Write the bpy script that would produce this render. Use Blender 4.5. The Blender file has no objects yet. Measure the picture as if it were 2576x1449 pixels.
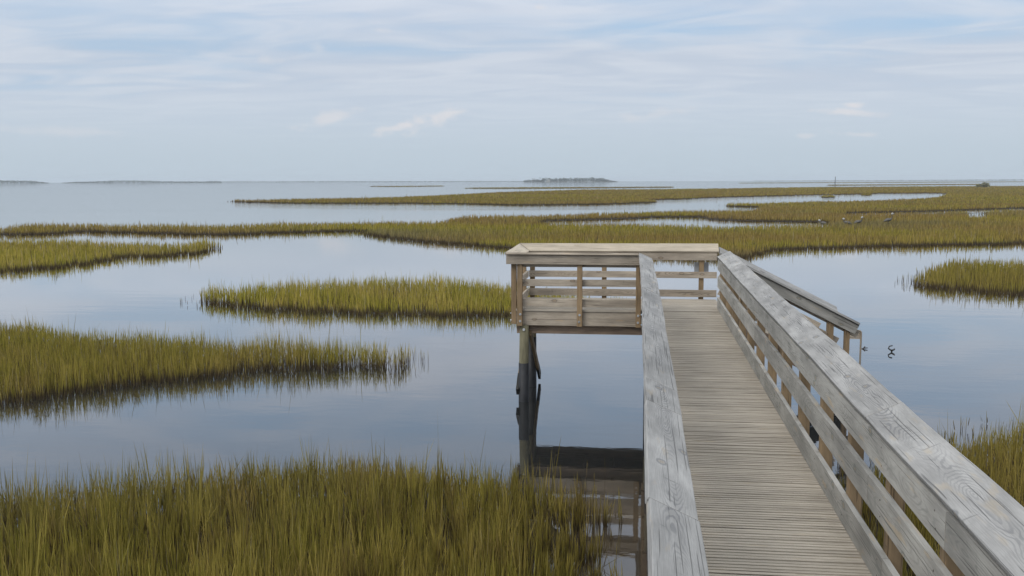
import bpy, math, random
import numpy as np
from mathutils import Vector, Matrix
from mathutils.geometry import tessellate_polygon

random.seed(7)
rng = np.random.default_rng(11)
S = bpy.context.scene
COL = S.collection
R = math.radians

# ---------------------------------------------------------------- camera
HC = 3.875                     # eye height above the water
F = 2504.0                     # focal length in units of a 2576 wide picture
CX, CY = 1288.0, 724.5
PITCH = math.atan((CY - 455.0) / F)
YAW = R(7.13)
ROLL = 0.0025
fw = Vector((-math.sin(YAW) * math.cos(PITCH), math.cos(YAW) * math.cos(PITCH), -math.sin(PITCH)))
r0 = Vector((math.cos(YAW), math.sin(YAW), 0))
u0 = r0.cross(fw)
rt = r0 * math.cos(ROLL) - u0 * math.sin(ROLL)
up = u0 * math.cos(ROLL) + r0 * math.sin(ROLL)
CAMP = Vector((0, 0, HC))
cd = bpy.data.cameras.new('camera')
cam = bpy.data.objects.new('camera', cd)
COL.objects.link(cam)
m = Matrix.Identity(4)
for i in range(3):
    m[i][0], m[i][1], m[i][2], m[i][3] = rt[i], up[i], -fw[i], CAMP[i]
cam.matrix_world = m
cd.sensor_width = 36.0
cd.lens = F / 2576.0 * 36.0
cd.clip_start = 0.05
cd.clip_end = 40000
S.camera = cam


def ray(px, py):
    return fw * F + rt * (px - CX) - up * (py - CY)


def at(px, py, z=0.0):
    d = ray(px, py)
    t = (z - HC) / d.z
    return CAMP + d * t


def at_y(px, py, Y):
    d = ray(px, py)
    return CAMP + d * (Y / d.y)


def at_x(px, py, X):
    d = ray(px, py)
    return CAMP + d * (X / d.x)


def proj(p):
    v = Vector(p) - CAMP
    w = v.dot(fw)
    return (CX + F * v.dot(rt) / w, CY - F * v.dot(up) / w)


# ---------------------------------------------------------------- helpers
def tag(o, label=None, cat=None, group=None, kind=None):
    if label: o['label'] = label
    if cat: o['category'] = cat
    if group: o['group'] = group
    if kind: o['kind'] = kind
    return o


def empty(name, loc, label, cat, group=None):
    o = bpy.data.objects.new(name, None)
    o.empty_display_size = 0.2
    COL.objects.link(o)
    o.location = loc
    bpy.context.view_layer.update()
    return tag(o, label, cat, group)


class MB:
    """collects boxes, tubes and lofts (world coordinates); build() links them as ONE mesh object"""

    def __init__(s):
        s.v, s.f, s.uv, s.tone, s.mi = [], [], [], [], []

    def face(s, idx, uvs, tone, mi=0):
        s.f.append(tuple(idx)); s.uv.extend(uvs); s.tone.extend([tone] * len(idx)); s.mi.append(mi)

    def prism(s, rings, tone=None, closed=True, voff=0.0, mi=0, uo=None):
        """rings: list of rings (each n points, same order); caps at both ends. u runs along the rings, v round them."""
        tone = random.random() if tone is None else tone
        uo = random.uniform(0, 60) if uo is None else uo
        b = len(s.v)
        n = len(rings[0])
        for r in rings: s.v.extend([tuple(p) for p in r])
        cen = [sum((Vector(p) for p in r), Vector()) / n for r in rings]
        us = [0.0]
        for i in range(1, len(rings)): us.append(us[-1] + (cen[i] - cen[i - 1]).length)
        vs = [0.0]
        for j in range(n): vs.append(vs[-1] + (Vector(rings[0][(j + 1) % n]) - Vector(rings[0][j])).length)
        w0 = vs[1]
        for i in range(len(rings) - 1):
            for j in range(n):
                k = (j + 1) % n
                va, vb = vs[j] - w0 / 2 + voff, vs[j + 1] - w0 / 2 + voff
                s.face((b + i * n + j, b + i * n + k, b + (i + 1) * n + k, b + (i + 1) * n + j),
                       [(us[i] + uo, va), (us[i] + uo, vb), (us[i + 1] + uo, vb), (us[i + 1] + uo, va)], tone, mi)
        e0 = list(range(b, b + n))[::-1]
        e1 = list(range(b + (len(rings) - 1) * n, b + len(rings) * n))
        for e in (e0, e1):
            s.face(e, [(uo + 0.02 * q, 0.35 + 0.01 * q) for q in range(n)], tone, mi)

    def board(s, A, B, side, upv, w, th, seg=0.0, jit=0.0, tone=None, ends=None, mi=0):
        """A,B centre of the top face's ends; width w along side, thickness th down along -upv."""
        A, B, side, upv = Vector(A), Vector(B), Vector(side).normalized(), Vector(upv).normalized()
        L = (B - A).length
        n = max(1, int(L / seg)) if seg else 1
        rings = []
        dj = Vector((0, 0, 0)); du = 0
        for i in range(n + 1):
            P = A.lerp(B, i / n)
            if jit:
                dj = dj * 0.6 + side * random.uniform(-jit, jit)
                du = du * 0.6 + random.uniform(-jit, jit) * 0.6
                P = P + dj + upv * du
            a = P - side * w / 2; c = P + side * w / 2
            rings.append([a, c, c - upv * th, a - upv * th])
        s.prism(rings, tone, mi=mi)

    def box(s, lo, hi, axis=0, tone=None, mi=0):
        lo, hi = Vector(lo), Vector(hi)
        c = (lo + hi) / 2
        if axis == 0:
            s.board((lo.x, c.y, hi.z), (hi.x, c.y, hi.z), (0, 1, 0), (0, 0, 1), hi.y - lo.y, hi.z - lo.z, tone=tone, mi=mi)
        elif axis == 1:
            s.board((c.x, lo.y, hi.z), (c.x, hi.y, hi.z), (1, 0, 0), (0, 0, 1), hi.x - lo.x, hi.z - lo.z, tone=tone, mi=mi)
        else:
            s.board((c.x, lo.y, lo.z), (c.x, lo.y, hi.z), (1, 0, 0), (0, -1, 0), hi.x - lo.x, hi.y - lo.y, tone=tone, mi=mi)

    def tube(s, pts, rad, n=12, tone=None, mi=0, sq=(1, 1)):
        pts = [Vector(p) for p in pts]
        rings = []
        rad = rad if isinstance(rad, (list, tuple)) else [rad] * len(pts)
        ref = None
        for i, p in enumerate(pts):
            t = (pts[min(i + 1, len(pts) - 1)] - pts[max(i - 1, 0)]).normalized()
            if ref is None:
                ref = Vector((1, 0, 0)) if abs(t.x) < 0.8 else Vector((0, 1, 0))
            a = (ref - t * ref.dot(t)).normalized()
            ref = a
            c = t.cross(a)
            rings.append([p + (a * math.cos(2 * math.pi * k / n) * sq[0] + c * math.sin(2 * math.pi * k / n) * sq[1]) * rad[i] for k in range(n)])
        s.prism(rings, tone, mi=mi)

    def build(s, name, mat, parent=None, bevel=0.0, smooth=False):
        me = bpy.data.meshes.new(name)
        org = parent.matrix_world.translation if parent else Vector()
        # a part's origin is the thing's base
        me.from_pydata([tuple(Vector(v) - org) for v in s.v], [], s.f)
        ul = me.uv_layers.new(name='grain')
        ul.data.foreach_set('uv', np.array(s.uv, dtype=np.float32).ravel())
        tl = me.uv_layers.new(name='tone')
        t = np.array(s.tone, dtype=np.float32)
        tl.data.foreach_set('uv', np.stack([t, t * 0], 1).ravel())
        mats = mat if isinstance(mat, (list, tuple)) else [mat]
        for q in mats: me.materials.append(q)
        me.polygons.foreach_set('material_index', np.array(s.mi, dtype=np.int32))
        if smooth: me.polygons.foreach_set('use_smooth', np.ones(len(s.f), dtype=bool))
        me.validate()
        o = bpy.data.objects.new(name, me)
        COL.objects.link(o)
        if parent:
            o.parent = parent
            if parent.type == 'EMPTY':
                pass
            else:
                # child of a part: shares the part's origin
                o.matrix_parent_inverse = parent.matrix_world.inverted()
                me.transform(Matrix.Translation(org))
        if bevel:
            b = o.modifiers.new('bevel', 'BEVEL')
            b.width = bevel; b.segments = 2; b.limit_method = 'ANGLE'; b.angle_limit = R(50)
        return o


def sub(mb, name, mat, part, bevel=0.0, smooth=False):
    """a sub-part: its vertices are written relative to the thing the part belongs to"""
    root = part.parent
    o = mb.build(name, mat, root, bevel, smooth)
    o.parent = part
    o.matrix_parent_inverse = Matrix.Identity(4)
    return o


# ---------------------------------------------------------------- node helpers
class NT:
    def __init__(s, tree):
        s.t = tree
        s.t.nodes.clear()

    def n(s, typ, **kw):
        nd = s.t.nodes.new(typ)
        for k, v in kw.items():
            setattr(nd, k, v)
        return nd

    def l(s, a, b):
        s.t.links.new(a, b)

    def put(s, sock, v):
        if hasattr(v, 'is_linked') or isinstance(v, bpy.types.NodeSocket):
            s.l(v, sock)
        else:
            sock.default_value = v

    def math(s, op, a, b=0.0, c=None, clamp=False):
        nd = s.n('ShaderNodeMath', operation=op, use_clamp=clamp)
        s.put(nd.inputs[0], a); s.put(nd.inputs[1], b)
        if c is not None: s.put(nd.inputs[2], c)
        return nd.outputs[0]

    def mix(s, f, a, b, mode='MIX'):
        nd = s.n('ShaderNodeMix', data_type='RGBA', blend_type=mode)
        s.put(nd.inputs[0], f)
        for k, v in ((6, a), (7, b)):
            if isinstance(v, bpy.types.NodeSocket): s.l(v, nd.inputs[k])
            else: nd.inputs[k].default_value = (*v, 1) if len(v) == 3 else v
        return nd.outputs[2]

    def ss(s, x, lo, hi):
        nd = s.n('ShaderNodeMapRange', interpolation_type='SMOOTHSTEP')
        s.put(nd.inputs[0], x); s.put(nd.inputs[1], lo); s.put(nd.inputs[2], hi)
        return nd.outputs[0]

    def xyz(s, x, y, z=0.0):
        nd = s.n('ShaderNodeCombineXYZ')
        s.put(nd.inputs[0], x); s.put(nd.inputs[1], y); s.put(nd.inputs[2], z)
        return nd.outputs[0]

    def sep(s, v):
        nd = s.n('ShaderNodeSeparateXYZ'); s.l(v, nd.inputs[0])
        return nd.outputs

    def noise(s, vec, scale, detail=2.0, rough=0.5, dist=0.0, dim='3D'):
        nd = s.n('ShaderNodeTexNoise', noise_dimensions=dim)
        if vec is not None: s.l(vec, nd.inputs['Vector'])
        nd.inputs['Scale'].default_value = scale
        nd.inputs['Detail'].default_value = detail
        nd.inputs['Roughness'].default_value = rough
        nd.inputs['Distortion'].default_value = dist
        return nd.outputs['Fac']

    def uv(s, name):
        return s.n('ShaderNodeUVMap', uv_map=name).outputs[0]


def new_mat(name):
    mt = bpy.data.materials.new(name)
    mt.use_nodes = True
    return mt, NT(mt.node_tree)


def finish(g, col, rough=0.8, spec=0.3, bump=None, bdist=0.002, bstr=1.0):
    p = g.n('ShaderNodeBsdfPrincipled')
    o = g.n('ShaderNodeOutputMaterial')
    g.put(p.inputs['Base Color'], col if isinstance(col, bpy.types.NodeSocket) else (*col, 1))
    g.put(p.inputs['Roughness'], rough)
    p.inputs['Specular IOR Level'].default_value = spec
    if bump is not None:
        b = g.n('ShaderNodeBump')
        b.inputs['Distance'].default_value = bdist
        b.inputs['Strength'].default_value = bstr
        g.l(bump, b.inputs['Height'])
        g.l(b.outputs[0], p.inputs['Normal'])
    g.l(p.outputs[0], o.inputs[0])
    return p


def wood(name, base, dark, warm, grain=0.6, rings=75.0, knots=0.5, tone_amt=0.25, patch=0.35, rough=0.82):
    """weathered sawn timber: cathedral grain of a flat-sawn board from its distance to the pith, knots, drying checks, warm worn spots"""
    mt, g = new_mat(name)
    u, v, _ = g.sep(g.uv('grain'))
    tone = g.sep(g.uv('tone'))[0]
    off = g.math('MULTIPLY', tone, 37.0)
    uo = g.math('ADD', u, off)
    slow = g.noise(g.xyz(g.math('MULTIPLY', uo, 1.15), g.math('MULTIPLY', v, 2.0), off), 1.0, 1.2)
    wob = g.noise(g.xyz(g.math('MULTIPLY', uo, 6.0), g.math('MULTIPLY', v, 26.0), off), 1.0, 2.0)
    h = g.math('MULTIPLY', g.math('SUBTRACT', slow, 0.42), 0.34)
    vv = g.math('ADD', v, g.math('MULTIPLY', g.math('SUBTRACT', g.noise(g.xyz(g.math('MULTIPLY', uo, 0.9), off, 0.0), 1.0, 0.0), 0.5), 0.10))
    r = g.math('SQRT', g.math('ADD', g.math('MULTIPLY', vv, vv), g.math('MULTIPLY', h, h)))
    r = g.math('ADD', r, g.math('MULTIPLY', wob, 0.022))
    w = g.math('SINE', g.math('MULTIPLY', r, rings * 6.283))
    w = g.ss(w, -0.1, 1.0)
    fade = g.ss(g.noise(g.xyz(g.math('MULTIPLY', uo, 1.1), g.math('MULTIPLY', v, 4.0), 3.0), 1.0, 2.0), 0.34, 0.62)
    cen = g.math('SUBTRACT', 1.0, g.ss(g.math('ABSOLUTE', vv), 0.02, 0.085))
    gr = g.math('MULTIPLY', g.math('MULTIPLY', w, fade), g.math('MULTIPLY', g.math('ADD', g.math('MULTIPLY', cen, 0.88), 0.12), grain))
    fib = g.noise(g.xyz(g.math('MULTIPLY', uo, 7.0), g.math('MULTIPLY', v, 330.0), off), 1.0, 3.0, 0.6)
    blot = g.noise(g.xyz(g.math('MULTIPLY', uo, 2.3), g.math('MULTIPLY', v, 9.0), off), 1.0, 4.0, 0.6)
    col = g.mix(g.ss(blot, 0.25, 0.75), tuple(c * (1 - patch * 0.75) for c in base), tuple(min(1, c * (1 + patch * 0.55)) for c in base))
    col = g.mix(g.math('MULTIPLY', g.ss(fib, 0.35, 0.75), 0.45), col, tuple(c * 0.55 for c in base))
    col = g.mix(gr, col, dark)
    # warm, less weathered spots
    wm = g.ss(g.noise(g.xyz(g.math('MULTIPLY', uo, 2.8), g.math('MULTIPLY', v, 14.0), g.math('ADD', off, 9.0)), 1.0, 3.0), 0.62, 0.74)
    col = g.mix(g.math('MULTIPLY', wm, 0.45), col, warm)
    # knots
    vo = g.n('ShaderNodeTexVoronoi', voronoi_dimensions='2D', feature='F1')
    kw = g.math('MULTIPLY', g.math('SUBTRACT', g.noise(g.xyz(g.math('MULTIPLY', uo, 9.0), g.math('MULTIPLY', v, 20.0), off), 1.0, 2.0), .5), .16)
    g.l(g.xyz(g.math('ADD', g.math('MULTIPLY', uo, 2.6), kw), g.math('ADD', g.math('MULTIPLY', v, 5.0), kw)), vo.inputs['Vector'])
    vo.inputs['Scale'].default_value = 1.0
    dk = vo.outputs['Distance']
    kc = g.sep(vo.outputs['Color'])[0]
    kn = g.math('MULTIPLY', g.math('SUBTRACT', 1.0, g.ss(dk, 0.03, 0.10)), g.math('GREATER_THAN', kc, 1.0 - knots))
    ring = g.math('MULTIPLY', g.math('MULTIPLY', g.ss(dk, 0.05, 0.09), g.math('SUBTRACT', 1.0, g.ss(dk, 0.10, 0.16))), g.math('GREATER_THAN', kc, 1.0 - knots))
    col = g.mix(g.math('MULTIPLY', kn, 0.6), col, tuple(a * 0.6 for a in warm))
    col = g.mix(g.math('MULTIPLY', ring, 0.7), col, dark)
    # drying checks across and along
    ck = g.noise(g.xyz(g.math('MULTIPLY', uo, 34.0), g.math('MULTIPLY', v, 5.0), off), 1.0, 1.0)
    ckm = g.ss(g.noise(g.xyz(g.math('MULTIPLY', uo, 1.9), g.math('MULTIPLY', v, 7.0), g.math('ADD', off, 20.0)), 1.0, 1.0), 0.60, 0.68)
    ck = g.math('MULTIPLY', g.math('MULTIPLY', g.ss(ck, 0.68, 0.74), ckm), .5)
    cl = g.noise(g.xyz(g.math('MULTIPLY', uo, 1.5), g.math('MULTIPLY', v, 120.0), g.math('ADD', off, 4.0)), 1.0, 0.0)
    cl = g.ss(cl, 0.71, 0.76)
    ck = g.math('MAXIMUM', ck, cl)
    col = g.mix(g.math('MULTIPLY', ck, 0.75), col, tuple(c * 0.28 for c in base))
    # broad weather stains
    st_ = g.ss(g.noise(g.n('ShaderNodeNewGeometry').outputs['Position'], .9, 4.0, .6), .3, .7)
    st_ = g.math('ADD', .86, g.math('MULTIPLY', st_, .22))
    col = g.mix(1.0, col, g.xyz(st_, st_, st_), 'MULTIPLY')
    # board-to-board tone
    tv = g.math('ADD', 1.0 - tone_amt / 2, g.math('MULTIPLY', g.math('FRACT', g.math('MULTIPLY', tone, 7.31)), tone_amt))
    col = g.mix(1.0, col, g.xyz(tv, tv, tv), 'MULTIPLY')
    bump = g.math('SUBTRACT', g.math('ADD', g.math('MULTIPLY', fib, 0.5), g.math('MULTIPLY', gr, -0.5)), g.math('MULTIPLY', ck, 2.0))
    finish(g, col, rough, 0.25, bump, 0.0025, 0.7)
    return mt


M = {}
M['cap'] = wood('silver_grey_timber', (0.325, 0.316, 0.303), (0.135, 0.135, 0.14), (0.36, 0.30, 0.22), grain=0.66, rings=92, knots=0.16)
M['side'] = wood('grey_side_timber', (0.345, 0.33, 0.30), (0.15, 0.16, 0.145), (0.44, 0.33, 0.20), grain=0.5, rings=66, knots=0.2)
M['deck'] = wood('deck_timber', (0.42, 0.37, 0.305), (0.27, 0.23, 0.17), (0.46, 0.36, 0.23), grain=0.2, rings=90, knots=0.03, tone_amt=0.16, patch=0.16)
M['plat'] = wood('brown_grey_timber', (0.40, 0.34, 0.27), (0.16, 0.125, 0.095), (0.46, 0.33, 0.20), grain=0.6, rings=66, knots=0.25)
M['new'] = wood('pale_new_timber', (0.53, 0.455, 0.355), (0.36, 0.29, 0.21), (0.66, 0.52, 0.35), grain=0.35, rings=60, knots=0.1, patch=0.2)
M['post'] = wood('tan_post_timber', (0.27, 0.19, 0.11), (0.13, 0.10, 0.055), (0.40, 0.26, 0.12), grain=0.35, rings=80, knots=0.15)
M['beam'] = wood('brown_beam_timber', (0.25, 0.185, 0.135), (0.11, 0.08, 0.06), (0.28, 0.2, 0.13), grain=0.3, rings=60, knots=0.1)
M['pile'] = wood('olive_pile_timber', (0.165, 0.15, 0.095), (0.09, 0.125, 0.08), (0.3, 0.24, 0.15), grain=0.2, rings=60, knots=0.05)
M['wet'] = wood('dark_wet_timber', (0.035, 0.033, 0.03), (0.015, 0.015, 0.015), (0.06, 0.05, 0.035), grain=0.3, rings=60, knots=0.1, rough=0.6)


def plain(name, col, rough=0.6, spec=0.4, var=0.3, scale=12.0, metal=0.0):
    mt, g = new_mat(name)
    co = g.n('ShaderNodeTexCoord').outputs['Object']
    f = g.noise(co, scale, 4.0, 0.6)
    c = g.mix(g.ss(f, 0.3, 0.7), tuple(x * (1 - var) for x in col), tuple(min(1, x * (1 + var)) for x in col))
    p = finish(g, c, rough, spec, f, 0.002, 0.4)
    p.inputs['Metallic'].default_value = metal
    return mt


M['sleeve'] = plain('black_pile_sleeve', (0.014, 0.015, 0.018), 0.6, 0.4)
M['bolt'] = plain('galvanised_bolt', (0.55, 0.56, 0.57), 0.45, 0.5, metal=0.6)
M['nail'] = plain('rusty_nail_heads', (0.07, 0.055, 0.045), 0.7, 0.3)
M['sign'] = plain('pale_grey_sign_back', (0.42, 0.43, 0.44), 0.5, 0.4, 0.1, 4)
M['snag'] = plain('wet_dark_driftwood', (0.03, 0.027, 0.025), 0.5, 0.4)
M['bird_dark'] = plain('dark_grey_brown_feathers', (0.115, 0.108, 0.098), 0.8, 0.2)
M['bird_white'] = plain('white_head_feathers', (0.42, 0.41, 0.39), 0.8, 0.2, 0.1)
M['tree'] = plain('far_tree_foliage', (0.045, 0.055, 0.03), 0.9, 0.1, 0.5, 0.15)
M['trunk'] = plain('palm_trunk_bark', (0.16, 0.13, 0.10), 0.9, 0.1)
M['housewall'] = plain('pale_house_wall', (0.42, 0.41, 0.34), 0.8, 0.2, 0.1, 0.3)
M['roof'] = plain('grey_house_roof', (0.22, 0.22, 0.22), 0.8, 0.2, 0.2, 0.3)
M['bush'] = plain('shrub_foliage', (0.24, 0.235, 0.14), 0.9, 0.1, 0.4, 0.8)

# ---------------------------------------------------------------- boardwalk geometry
HD = 2.40           # eye above the deck line of the walkway at the camera
RISE = 0.0104       # the walkway climbs slightly toward the platform
YF, YB = 17.1, 18.85


def zd(y):
    return HC - HD + RISE * y


ZP = zd(YF)
Z = Vector((0, 0, 1))
CAPW, CAPT = 0.238, 0.038


def cap_points(O, n, h_in=0.90, h_out=1.00, s_in=-0.015, s_out=0.205):
    """inner and outer top edge of a leaning-rail cap, from a point on the inner face at deck level; n points inward"""
    O = Vector(O)
    return O - n * s_in + Z * h_in, O - n * s_out + Z * h_out


def cap_boards(O0, O1, n, cuts, mat, parent, name='cap_board', gap=0.006, jit=0.0035):
    """one board between each pair of cuts (fractions of the rail)"""
    O0, O1, n = Vector(O0), Vector(O1), Vector(n)
    out = []
    for a, b in zip(cuts[:-1], cuts[1:]):
        mb = MB()
        P, Q = O0.lerp(O1, a), O0.lerp(O1, b)
        dirv = (Q - P).normalized()
        P = P + dirv * gap / 2; Q = Q - dirv * gap / 2
        i0, o0_ = cap_points(P, n); i1, o1_ = cap_points(Q, n)
        side = (i0 - o0_).normalized()
        upv = dirv.cross(side)
        if upv.z < 0: upv = -upv
        mb.board((i0 + o0_) / 2, (i1 + o1_) / 2, side, upv, CAPW, CAPT, seg=0.35, jit=jit)
        out.append(mb.build(name, mat, parent, bevel=0.005))
    return out


def flat_board(O0, O1, n, s0, h0, h1, mat, parent, name, th=0.038, seg=0.5, jit=0.002, bevel=0.004, cuts=(0, 1), nails=None):
    """upright board: inner face at distance s0 outward from the inner plane, from height h0 to h1; cuts give butt joints"""
    O0, O1, n = Vector(O0), Vector(O1), Vector(n)
    mb = MB()
    for a, b in zip(cuts[:-1], cuts[1:]):
        P = O0.lerp(O1, a) - n * s0 + Z * (h0 + h1) / 2
        Q = O0.lerp(O1, b) - n * s0 + Z * (h0 + h1) / 2
        d = (Q - P).normalized()
        if a > 0: P = P + d * 0.003
        if b < 1: Q = Q - d * 0.003
        wv = Z - d * d.z
        w = (h1 - h0) * math.sqrt(max(0.01, 1 - d.z * d.z))
        mb.board(P, Q, wv, n, w, th, seg=seg, jit=jit)
    if nails:
        L = (O1 - O0).length; d = (O1 - O0).normalized(); t = nails[0]
        while t < L:
            for f in (.25, .75):
                q = O0 + d * (t + random.uniform(-.02, .02)) - n * (s0 - .0015) + Z * (h0 + (h1 - h0) * f + random.uniform(-.01, .01))
                mb.tube([q - n * .004, q], .0052, 6, mi=1)
            t += nails[1]
        return mb.build(name, [mat, M['nail']], parent, bevel=0)
    return mb.build(name, mat, parent, bevel=bevel)


# ---- thing 1: the walkway
wk = empty('boardwalk', (0.85, YF - 6, zd(YF - 6)), 'long narrow boardwalk of grey weathered planks with sloping leaning rails on both sides', 'boardwalk')
Y0 = -1.0
XR, XL = 1.41, 0.26           # inner faces of the railings
nR, nL = Vector((-1, 0, 0)), Vector((1, 0, 0))


def wR(y): return Vector((XR, y, zd(y)))
def wL(y): return Vector((XL, y, zd(y)))


PITCHB = 0.049
mb = MB()
y = Y0
while y < YF - 0.03:
    w = PITCHB - random.uniform(0.011, 0.016)
    dz = random.uniform(-0.002, 0.002)
    if random.random() < 0.05: w -= 0.007
    a = (XL - 0.05 - random.uniform(0, .01), y + w / 2, zd(y) + dz)
    b = (XR + 0.03 + random.uniform(0, .01), y + w / 2 + random.uniform(-.003, .003), zd(y) + dz + random.uniform(-.002, .002))
    mb.board(a, b, (0, 1, 0), (0, 0, 1), w, 0.036)
    y += PITCHB
mb.build('deck', M['deck'], wk, bevel=0.0)

for x0 in (XL + 0.02, (XL + XR) / 2, XR - 0.06):
    b = MB(); b.board((x0 + .02, Y0, zd(Y0) - .045), (x0 + .02, YF - .05, zd(YF) - .045), (1, 0, 0), (0, 0, 1), .045, .20)
    b.build('stringer', M['beam'], wk)

# rails: cut positions of the caps where the photograph shows joints
def ycut(px, py, X, h):
    p = at_x(px, py, X)
    return p.y


def fr(y): return (y - Y0) / (YF - Y0)


LC = sorted([0.0, fr(4.22), fr(6.07), fr(6.73), fr(12.0), 1.0])
YR = 17.55
frR = lambda y: (y - Y0) / (YR - Y0)
RC = sorted([0.0, frR(6.17), frR(15.4), 1.0])


def bow(y): return 0.022 * max(0.0, math.sin(math.pi * min(1, max(0, (y - 3.2) / 13.9)))) ** 0.6


# left cap: its boards bow very slightly between the joints
for a, b in zip(LC[:-1], LC[1:]):
    ya, yb = Y0 + a * (YF - Y0), Y0 + b * (YF - Y0)
    cap_boards(wL(ya) + Vector((bow(ya), 0, 0)), wL(yb) + Vector((bow(yb), 0, 0)), nL, (0, 1), M['cap'], wk)
cap_boards(wR(Y0), wR(YR), nR, RC, M['cap'], wk)
for base, n, ye in ((wL, nL, YF), (wR, nR, YR)):
    q = lambda v, ye=ye: (v - Y0) / (ye - Y0)
    flat_board(base(Y0), base(ye), n, 0.0, 0.672, 0.852, M['side'], wk, 'fascia_board', cuts=(0, q(4.6), q(10.2), 1), nails=(1.57, 1.045))
    flat_board(base(Y0), base(ye), n, 0.13, 0.72, 0.90, M['side'], wk, 'fascia_board', cuts=(0, q(5.2), q(11.4), 1))
    flat_board(base(Y0), base(ye), n, 0.0, 0.372, 0.558, M['side'], wk, 'mid_rail', cuts=(0, q(6.1), q(12.0), 1), nails=(1.57, 1.045))
    flat_board(base(Y0), base(ye), n, 0.0, 0.004, 0.192, M['side'], wk, 'toe_board', cuts=(0, q(5.7), q(11.0), 1), nails=(1.57, 1.045))


def post(O, n, along, h0, h1, parent, mat='post', bolts=True, s0=0.0385, w=0.089, d=0.0905, cut=False):
    """upright post standing outside the rails; O on the inner plane at deck level"""
    O, n, along = Vector(O), Vector(n), Vector(along).normalized()
    c = O - n * (s0 + d / 2)
    mb = MB()
    tw = random.uniform(-.006, .006)
    ring = lambda z, sh: [c + Z * z + along * (a * w / 2 + sh) + n * (b * d / 2) for a, b in ((-1, 1), (1, 1), (1, -1), (-1, -1))]
    mb.prism([ring(h0, tw), ring((h0 + h1) / 2, tw / 2), ring(h1, 0)])
    p = mb.build('post', M[mat], parent, bevel=0.004)
    if bolts:
        for hb in (-0.085, -0.205):
            bm_ = MB()
            q = c - n * (d / 2) + Z * hb
            off = along * random.uniform(-.008, .012)
            bm_.tube([q + off + n * .004, q + off - n * .006], 0.021, 10)
            bm_.tube([q + off - n * .004, q + off - n * .018], 0.012, 6)
            sub(bm_, 'bolt', M['bolt'], p)
    return p


k = 0
while True:
    yy = 0.57 + 1.045 * k
    k += 1
    if yy > 17.4: break
    post(wR(yy), nR, (0, 1, 0), -0.30, 0.862, wk, bolts=False)
    if yy < 16.3:
        post(wL(yy), nL, (0, 1, 0), -0.30, 0.862, wk, bolts=False)
post(wR(17.46), nR, (0, 1, 0), -0.30, 0.862, wk, bolts=False)
post(wL(17.0), nL, (0, 1, 0), -0.30, 0.862, wk, bolts=False)

for yb in (3.2, 6.5, 9.8, 13.1, 15.9):
    b = MB(); z1 = zd(yb) - .25
    b.box((0.125, yb - .05, z1 - .24), (1.64, yb + .05, z1), 0)
    b.build('cross_beam', M['beam'], wk, bevel=.004)
    for xp in (0.26, 1.42):
        b = MB(); b.tube([(xp, yb + .17, -.8), (xp, yb + .17, z1 + .0)], [.115, .105], 14)
        pl = b.build('pile', M['pile'], wk, smooth=False)
        b = MB(); b.tube([(xp, yb + .17, -.8), (xp, yb + .17, .62)], [.123, .116], 14)
        sub(b, 'pile_sleeve', M['sleeve'], pl)

# ---- thing 2: the viewing platform
XPL, XPR = -2.03, 1.47
YI, YO = 17.18, 18.85
pf = empty('viewing_platform', ((XPL + XPR) / 2, (YI + YO) / 2, ZP), 'T-shaped end platform of brown grey timber with bolted posts and a pale back rail', 'platform')
mb = MB()
y = YI - 0.055
while y < YO + .01:
    w = 0.049 - random.uniform(.008, .013)
    dz = random.uniform(-.0015, .0015)
    mb.board((XPL - .04 - random.uniform(0, .012), y + w / 2, ZP + dz), (XPR + .02, y + w / 2, ZP + dz), (0, 1, 0), (0, 0, 1), w, .036)
    y += .049
mb.build('deck', M['deck'], pf)


def P(x, y, h=0.0): return Vector((x, y, ZP + h))


# rim joists below the deck
flat_board(P(XPL - .038, YI), P(0.09, YI), (0, 1, 0), 0.0, -.288, -.040, M['plat'], pf, 'rim_joist')
flat_board(P(XPL, YI + .002), P(XPL, YO - .002), (1, 0, 0), 0.0, -.288, -.040, M['plat'], pf, 'rim_joist')
flat_board(P(XPR, YO), P(XPL - .038, YO), (0, -1, 0), 0.0, -.288, -.040, M['plat'], pf, 'rim_joist')
flat_board(P(XPR, YO - .04), P(XPR, YI), (-1, 0, 0), 0.0, -.288, -.040, M['plat'], pf, 'rim_joist')
for x in (-1.5, -.95, -.4, .15, .7, 1.2):
    b = MB(); b.box((x, YI + .01, ZP - .28), (x + .04, YO - .01, ZP - .042), 1)
    b.build('joist', M['beam'], pf)
for yb in (17.30, 18.62):
    b = MB(); b.box((-2.075, yb - .045, ZP - .449), (1.5, yb + .045, ZP - .291), 0)
    b.build('beam', M['beam'], pf, bevel=.004)

# leaning caps with mitred corners
def cap_quad(i0, i1, o0, o1, mat, name='cap_board', jit=.003):
    i0, i1, o0, o1 = map(Vector, (i0, i1, o0, o1))
    side = (i0 + i1 - o0 - o1).normalized()
    d = (i1 - i0).normalized()
    upv = d.cross(side).normalized()
    if upv.z < 0: upv = -upv
    n = max(2, int((i1 - i0).length / .35))
    mb = MB(); rings = []
    for k in range(n + 1):
        t = k / n
        j = upv * (random.uniform(-jit, jit) * .6 if 0 < k < n else 0)
        a, c = o0.lerp(o1, t) + j + side * random.uniform(-jit, jit), i0.lerp(i1, t) + j + side * random.uniform(-jit, jit)
        rings.append([a, c, c - upv * CAPT, a - upv * CAPT])
    mb.prism(rings)
    return mb.build(name, M[mat], pf, bevel=.004)


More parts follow.
